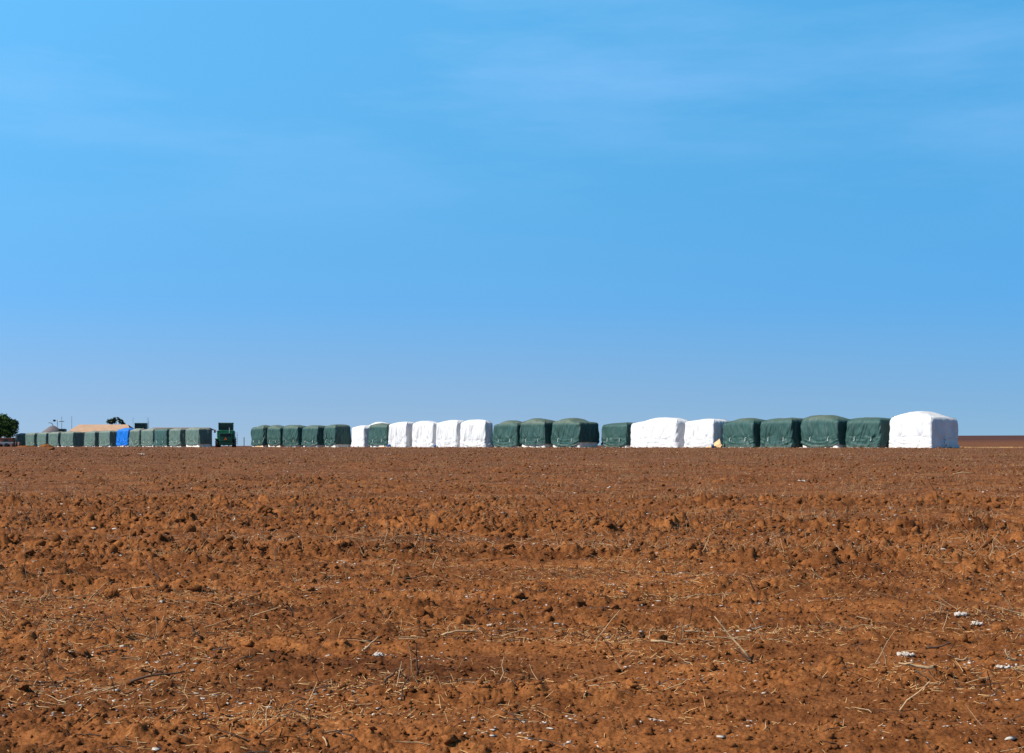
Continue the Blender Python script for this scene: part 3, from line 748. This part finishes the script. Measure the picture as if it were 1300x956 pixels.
# torn tarp flap and fallen cotton beside two of the modules
def scrap(name, px, D, w, h, dep, mat, label, cat, seed, z=0):
    x, y, _ = yard(px, D); g = np.random.default_rng(seed); n = 14
    U, T = np.meshgrid(np.linspace(-1, 1, n), np.linspace(0, 1, n))
    e = 1 - .25 * np.abs(vnoise(U * 2 + seed, T * 2, seed))
    X = U * w / 2 * e; Y = -dep * (1 - T) + .06 * vnoise(U * 3, T * 4, seed + 1); Z = .02 + h * T * (.5 + .5 * U) ** 1.3 + .05 * np.abs(vnoise(U * 4, T * 3, seed + 2)) * min(1, h * 2)
    i = np.arange(n - 1)[:, None] * n; j = np.arange(n - 1)[None]
    Q = np.stack([i + j, i + j + 1, i + n + j + 1, i + n + j], -1).reshape(-1, 4)
    V = np.stack([X, Y, Z], -1).reshape(-1, 3); V2 = V.copy(); V2[:, 2] = np.maximum(V2[:, 2] - .03, -.02); V2[:, 1] += .02
    o = link_mesh(name, np.concatenate([V, V2]), np.concatenate([Q, Q[:, ::-1] + n * n]), mat, None, True, (x, y, ground_z(x, y) + z))
    return tag(o, label, cat)
scrap('torn_tarp', 905, F / sB(906) - .35, 1.7, .85, .7, M_flap, 'torn orange lined tarp flap lying against the foot of a white module', 'tarp scrap', 3)
scrap('torn_tarp', 485, F / sB(491) - 1.0, .8, .1, .5, M_orange, 'bright orange scrap at the foot of the lone green module', 'tarp scrap', 4)
scrap('torn_tarp', 326, F / sB(333) - .6, 1.5, .2, .5, M_flap, 'orange cream scrap at the foot of the first green module right of the harvester', 'tarp scrap', 5)
# small mound of earth before the leftmost modules
def mound(px, D, w, h, label, seed):
    x, y, _ = yard(px, D); n = 26
    U, T = np.meshgrid(np.linspace(-1, 1, n), np.linspace(-1, 1, n)); q = np.clip(1 - U * U * .9 - T * T * .9, 0, 1)
    Z = h * q ** .7 * (1 + .3 * fbm(U * 3 + seed, T * 3, 3, seed)) - .06 + .06 * vnoise(U * 9, T * 9, seed) * (q > 0)
    i = np.arange(n - 1)[:, None] * n; j = np.arange(n - 1)[None]
    Q = np.stack([i + j, i + j + 1, i + n + j + 1, i + n + j], -1).reshape(-1, 4)
    o = link_mesh('dirt_mound', np.stack([U * w / 2, T * w * .3, Z], -1).reshape(-1, 3), Q, M_clod, None, True, (x, y, float(ground_z(x, y))))
    tag(o, label, 'dirt mound')
mound(59, 262, 2.6, .55, 'low brown dirt mound in front of the third module from the left', 4)
mound(34, 272, 4.0, .28, 'flat brown dirt mound in front of the leftmost modules', 9)
# dry grass verge right of the last module
def verge():
    g = np.random.default_rng(55); n = 9000
    x = g.uniform(37, 110, n); y = 134 + g.normal(0, 1.2, n) + .02 * x + .8 * vnoise(x / 6, 0, 3); h = g.uniform(.05, .2, n)
    z = ground_z(x, y); th = g.uniform(0, PI, n); w = .02
    a = np.stack([np.cos(th) * w, np.sin(th) * w, np.zeros(n)], 1); b = np.stack([x, y, z - .02], 1); top = b + np.stack([g.normal(0, .05, n), g.normal(0, .05, n), h], 1)
    V = np.stack([b - a, b + a, top], 1).reshape(-1, 3)
    tag(link_mesh('dry_grass', V, np.arange(3 * n).reshape(-1, 3), M_straw, smooth_=False), 'pale dry grass along the far edge of the field', kind='stuff')
verge()

# ------------------------------------------------------------------ single pieces that stand out on the near soil
def at_ground(px, py):
    """distance at which the line of sight to a spot of the photograph meets the soil"""
    k = (HY - py) / F; lo = None
    Ds = np.geomspace(5, 130, 4000); xs = (px - CX) / F * Ds
    zz = macro(xs, Ds) + .02; ray = CAMZ + k * Ds
    i = int(np.argmax(ray <= zz)); D = float(Ds[i]); x = (px - CX) / F * D
    return x, D, float(ground_z(x, D))
def big_clod(px, py, wpx, label, seed):
    x, y, z = at_ground(px, py); r = wpx / F * y / 2
    g = np.random.default_rng(seed); V0, F0 = ico(3)
    d = 1 + .26 * fbm(V0[:, 0] * 1.6 + seed, V0[:, 1] * 1.6 + V0[:, 2] * 1.3, 3, seed) + .1 * vnoise(V0[:, 0] * 5, V0[:, 1] * 5 + V0[:, 2] * 4, seed)
    V = V0 * d[:, None] * np.array([1, .9, .72]) * r
    o = link_mesh('soil_clod', V, F0, M_clod, None, True, (x, y, z + r * .3)); o.rotation_euler = (g.uniform(-.3, .3), g.uniform(-.3, .3), g.uniform(0, 6))
    tag(o, label, 'soil clod', 'single large clods on the near soil')
for i, (px, py, w, lab) in enumerate([
    (241, 677, 17, 'dark rounded soil clod left of centre, below the blue module'), (336, 655, 20, 'upright peaked soil clod below the green harvester'),
    (373, 669, 12, 'small soil clod right of the peaked one below the harvester'), (430, 673, 17, 'broad soil clod below the fifth green module right of the harvester'),
    (575, 675, 12, 'small clod below the run of white modules'), (606, 651, 18, 'rounded clod below the last of the four white modules'),
    (664, 681, 15, 'clod low in the ridge below the centre of the row'), (850, 667, 13, 'dark round clod below the long white module'),
    (748, 709, 16, 'clod in the dark ridge at mid field, right of centre'), (1015, 737, 18, 'tall rounded clod in the right half of the near field'),
    (1160, 685, 15, 'dark clod at the right, far below the big white module'), (780, 775, 15, 'wide dark clod in the near soil right of centre'),
    (733, 770, 22, 'pale topped clod left of a dark one in the near soil'), (1270, 800, 22, 'large clod near the right edge of the near soil'),
    (810, 808, 20, 'rounded clod near the lower centre right'), (5, 638, 11, 'dark clod at the left edge of the field'),
    (835, 820, 22, 'large clod beside a long pale stalk at lower right of centre'), (1060, 850, 26, 'broad clod near the bottom right'),
    (66, 571, 8, 'small dark clod in front of the dirt mound'), (410, 765, 12, 'dark crumbly clod at lower left of centre')]):
    big_clod(px, py, w, lab, 500 + i)
def stalk(px, py, pts, r, mat, label, group='single cotton stalks on the near soil'):
    """pts: (right, up, away) in photograph pixels from the foot"""
    x, y, z = at_ground(px, py); k = y / F
    P_ = []
    for (u, v, w) in pts:
        X, Y = x + u * k, y + w * k; P_.append((u * k, w * k, float(ground_z(X, Y)) - z + v * k + .006))
    # finer, slightly crooked
    Q = []; g = np.random.default_rng(int(px * 7 + py))
    for i in range(len(P_) - 1):
        for t in (0, .33, .66):
            Q.append(tuple(P_[i][c] * (1 - t) + P_[i + 1][c] * t + g.normal(0, .004) * (t > 0) for c in range(3)))
    Q.append(P_[-1]); n = len(Q)
    m = MB(); m.tube(Q, [r * (1.15 - .75 * i / n) for i in range(n)], 7)
    for j in range(int(g.integers(1, 4))):                                   # side twigs
        i = int(g.integers(1, n - 1)); a = g.uniform(0, 2 * PI); l = g.uniform(.03, .09)
        m.tube([Q[i], (Q[i][0] + math.cos(a) * l, Q[i][1] + math.sin(a) * l * .6, Q[i][2] + g.uniform(.01, .05))], [r * .55, r * .25], 5)
    tag(m.build('cotton_stalk', mat, None, True, (x, y, z)), label, 'cotton stalk', group)
S_ = [
 (205, 739, [(0, 0, 0), (-15, 14, 10), (-38, 26, 60)], .009, M_dark, 'long dark stalk leaning up to the left in the left part of the near field'),
 (150, 749, [(0, 3, 0), (25, 6, 0), (52, 8, 5)], .007, M_pale, 'straight stalk lying flat at lower left'),
 (232, 747, [(0, 0, 0), (40, 3, 6), (74, 1, 0)], .006, M_dark, 'thin dark stalk lying level left of centre'),
 (372, 790, [(0, 0, 0), (-6, 14, 2), (-9, 22, 0)], .007, M_dark, 'short dark stalk standing up at lower left of centre'),
 (258, 814, [(0, 0, 0), (-14, 12, 5), (-17, 26, 8)], .007, M_dark, 'forked dark twig left of the small white specks'),
 (190, 797, [(0, 0, 0), (18, 3, 5), (30, 9, 10)], .009, M_dark, 'dark stalk beside a shell like husk at lower left'),
 (165, 862, [(0, 0, 0), (30, 8, 0), (68, 11, 6)], .010, M_dark, 'long dark stalk near the bottom left'),
 (270, 828, [(0, 0, 0), (20, 2, 0), (33, 3, 4)], .008, M_dark, 'flat dark stalk near the bottom left, right of the forked twig'),
 (530, 855, [(0, 0, 0), (-1, 18, 0), (-2, 40, 3)], .008, M_dark, 'thin stalk standing upright near the bottom centre'),
 (488, 864, [(0, 0, 0), (14, 17, 5), (32, 3, 3)], .009, M_dark, 'dark bent stalk like an inverted V at the bottom centre'),
 (560, 804, [(0, 0, 0), (20, 3, 0), (46, 2, 6)], .010, M_pale, 'pale forked stalk lying at the centre of the near soil'),
 (614, 780, [(0, 0, 0), (12, 6, 0), (36, -1, 0)], .008, M_dark, 'arched dark stalk near the centre bottom'),
 (460, 829, [(0, 0, 0), (8, 11, 0), (20, 22, 4)], .009, M_pale, 'pale split husk stalk at lower left of centre'),
 (545, 690, [(-22, 0, 0), (-4, 5, 0), (10, 3, 4)], .012, M_dark, 'dark crooked twig at mid field in the centre'),
 (505, 738, [(0, 0, 0), (20, 4, 0), (40, 10, 6)], .008, M_dark, 'dark slanting stalk at centre, above the pale stalks'),
 (826, 824, [(0, 2, 0), (40, -2, 0), (85, -4, 0)], .009, M_pale, 'long pale stalk lying level at lower right of centre'),
 (955, 851, [(0, 0, 0), (-8, 10, 3), (-22, 22, 10)], .009, M_dark, 'dark stalk leaning up to the left at lower right'),
 (740, 774, [(0, 2, 0), (45, -1, 0), (90, -3, 3)], .007, M_dark, 'long thin stalk lying level right of centre'),
 (952, 838, [(0, 0, 0), (-20, 26, 14), (-42, 52, 20)], .008, M_pale, 'long grey stalk slanting up to the left at lower right'),
 (940, 798, [(0, 0, 0), (16, 1, 0), (30, 3, 0)], .008, M_grey, 'grey bleached stalk lying flat right of centre'),
 (1185, 864, [(0, 0, 0), (-22, 9, 4), (-42, 16, 8)], .012, M_pale, 'thick pale stalk near the bottom right'),
 (1060, 823, [(0, -2, 0), (25, 0, 0), (36, 1, 0)], .010, M_dark, 'flat dark stalk at lower right, left of the white fluff'),
 (1175, 824, [(0, 0, 0), (16, 3, 0), (32, 8, 0)], .010, M_dark, 'dark stalk below the white fluff at right'),
 (1045, 744, [(0, 0, 0), (-6, 8, 0), (-14, 18, 0)], .009, M_pale, 'pale curled stalk beside the tall clod at right'),
 (959, 763, [(0, 0, 0), (-6, 12, 0), (-10, 20, 0)], .007, M_dark, 'thin dark stalk standing right of centre'),
 (979, 655, [(0, 0, 0), (0, 12, 0), (2, 22, 0)], .009, M_dark, 'thin dark stem standing upright in the field below the green modules'),
 (1076, 652, [(0, 0, 0), (1, 10, 0), (0, 18, 0)], .009, M_dark, 'short stem standing upright below the last green module'),
 (1290, 838, [(0, 0, 0), (-8, 4, 0), (-14, 14, 0)], .010, M_pale, 'pale curved husk at the right edge of the near soil'),
 (1212, 838, [(0, 0, 0), (10, 0, 0), (22, 2, 3)], .008, M_pale, 'short pale stalk at lower right, above the thick pale stalk'),
 (1210, 602, [(0, 0, 0), (12, 2, 0), (26, 0, 0)], .03, M_pale, 'pale stick lying far out on the right of the field'),
]
for a in S_: stalk(*a)
def fluff(px, py, wpx, label, seed, mat=M_cotton, name='cotton_tuft', cat='cotton tuft', n=20):
    x, y, z = at_ground(px, py); k = y / F; g = np.random.default_rng(seed); m = MB(); V0, F0 = ico(1)
    for i in range(n):
        r = wpx * k / 2 * g.uniform(.1, .3); c = np.array([np.clip(g.normal(0, .22), -.4, .4) * wpx * k, np.clip(g.normal(0, .3), -.5, .5) * wpx * k, r * .3])
        P_ = V0 * (1 + g.normal(0, .32, (len(V0), 1))) * r * np.array([1.1, 1, .85]) + c; m.add(P_, F0)
    tag(m.build(name, mat, None, True, (x, y, z + .004)), label, cat, 'single cotton tufts on the soil')
for i, a in enumerate([(1219, 789, 20, 'larger white cotton tuft on the right, left one of two'), (1238, 793, 17, 'white cotton tuft on the right, right one of two'),
    (1150, 836, 20, 'flat grey white cotton tuft at lower right'), (1273, 854, 16, 'white cotton tuft in the bottom right corner'), (480, 833, 16, 'cotton tuft in an open husk at lower left of centre'),
    (181, 577, 8, 'tiny white scrap far out on the left of the field'), (624, 797, 12, 'white cotton tuft beside the pale forked stalk'), (776, 750, 10, 'small cotton tuft right of centre, above the long thin stalk'),
    (525, 667, 9, 'cotton tuft at mid field in the centre'), (1018, 612, 12, 'broken white patch of lint far out at right of centre')]):
    fluff(*a, seed=800 + i)
x, y, z = at_ground(181, 787)
fluff(181, 786, 15, 'grey shell like boll husk on the soil at lower left', 899, M_grey, 'boll_husk', 'husk', 3)

# ------------------------------------------------------------------ light, sky, camera
sun_dir = np.array([-.93, -.22, 0]); sun_dir /= np.linalg.norm(sun_dir); EL = R(43)
sd = bpy.data.lights.new('sun', 'SUN'); sd.energy = 4.8; sd.angle = R(.53); sd.color = (1, .955, .88)
so = bpy.data.objects.new('sun', sd); COL.objects.link(so)
from mathutils import Vector
dv = Vector((sun_dir[0] * math.cos(EL), sun_dir[1] * math.cos(EL), math.sin(EL)))
so.rotation_euler = dv.to_track_quat('Z', 'Y').to_euler(); so.location = (-40, 10, 60)

w = bpy.data.worlds.new('World'); scene.world = w; w.use_nodes = True; nt = w.node_tree; bg = nt.nodes['Background']
sky = N(nt, 'ShaderNodeTexSky', sky_type='NISHITA'); sky.sun_disc = False; sky.sun_elevation = EL
sky.sun_rotation = math.atan2(sun_dir[0], sun_dir[1]) % (2 * PI); sky.air_density = 1.0; sky.dust_density = .6; sky.ozone_density = 3.0; sky.altitude = 900
tc = N(nt, 'ShaderNodeTexCoord').outputs['Generated']
sp = N(nt, 'ShaderNodeSeparateXYZ'); nt.links.new(tc, sp.inputs[0])
ab = N(nt, 'ShaderNodeMath', operation='MAXIMUM'); nt.links.new(sp.outputs[2], ab.inputs[0]); ab.inputs[1].default_value = 0
ml = N(nt, 'ShaderNodeMath', operation='MULTIPLY_ADD'); nt.links.new(ab.outputs[0], ml.inputs[0]); ml.inputs[1].default_value = .9; ml.inputs[2].default_value = .24
cb = N(nt, 'ShaderNodeCombineXYZ'); nt.links.new(sp.outputs[0], cb.inputs[0]); nt.links.new(sp.outputs[1], cb.inputs[1]); nt.links.new(ml.outputs[0], cb.inputs[2])
nm = N(nt, 'ShaderNodeVectorMath', operation='NORMALIZE'); nt.links.new(cb.outputs[0], nm.inputs[0]); nt.links.new(nm.outputs[0], sky.inputs[0])
tint = ramp(nt, ab.outputs[0], [(0, (.98, .88, .72)), (.036, (.84, .9, .83)), (.10, (.55, .98, 1.06)), (.175, (.52, 1.12, 1.16)), (.3, (.62, 1.38, 1.38)), (.42, (.3, .7, .72)), (.6, (.14, .26, .3)), (1, (.09, .15, .18))])
c = mix(nt, 1.0, sky.outputs[0], tint, 'MULTIPLY')
ax = N(nt, 'ShaderNodeMapRange'); ax.inputs[1].default_value = -.35; ax.inputs[2].default_value = .35; nt.links.new(sp.outputs[0], ax.inputs[0])
c = mix(nt, 1.0, c, ramp(nt, ax.outputs[0], [(0, (1.08, 1.03, 1.02)), (.5, (1, 1, 1)), (1, (.8, .92, .95))]), 'MULTIPLY')
cl = noise(nt, tc, 3.0, 8, .6, (1, 1, 5.5)); cl2 = noise(nt, tc, .9, 2, .5, (1, 1, 3))
f1 = ramp(nt, cl, [(.42, (0,) * 3), (.72, (1,) * 3)]); f2 = ramp(nt, cl2, [(.38, (0,) * 3), (.62, (1,) * 3)])
hgt = ramp(nt, ab.outputs[0], [(.13, (0,) * 3), (.25, (.9,) * 3), (.6, (1,) * 3)])
ff = mix(nt, 1.0, mix(nt, 1.0, f1, f2, 'MULTIPLY'), hgt, 'MULTIPLY')
fm = N(nt, 'ShaderNodeMath', operation='MULTIPLY'); nt.links.new(ff, fm.inputs[0]); fm.inputs[1].default_value = .42
c = mix(nt, fm.outputs[0], c, (1.95, 3.3, 5.5))
nt.links.new(c, bg.inputs[0]); bg.inputs[1].default_value = .15

cam = bpy.data.cameras.new('camera'); co = bpy.data.objects.new('camera', cam); COL.objects.link(co); scene.camera = co
cam.sensor_width = 36; cam.lens = F / 1300 * 36; cam.clip_end = 20000; cam.clip_start = .1
co.location = (0, 0, CAMZ); co.rotation_euler = (R(90), 0, 0)
cam.shift_y = (HY - 478) / 1300.0
scene.view_settings.view_transform = 'Standard'; scene.view_settings.look = 'None'; scene.view_settings.gamma = 1; scene.view_settings.exposure = 0.45
scene.cycles.max_bounces = 4; scene.cycles.diffuse_bounces = 3; scene.cycles.use_denoising = True
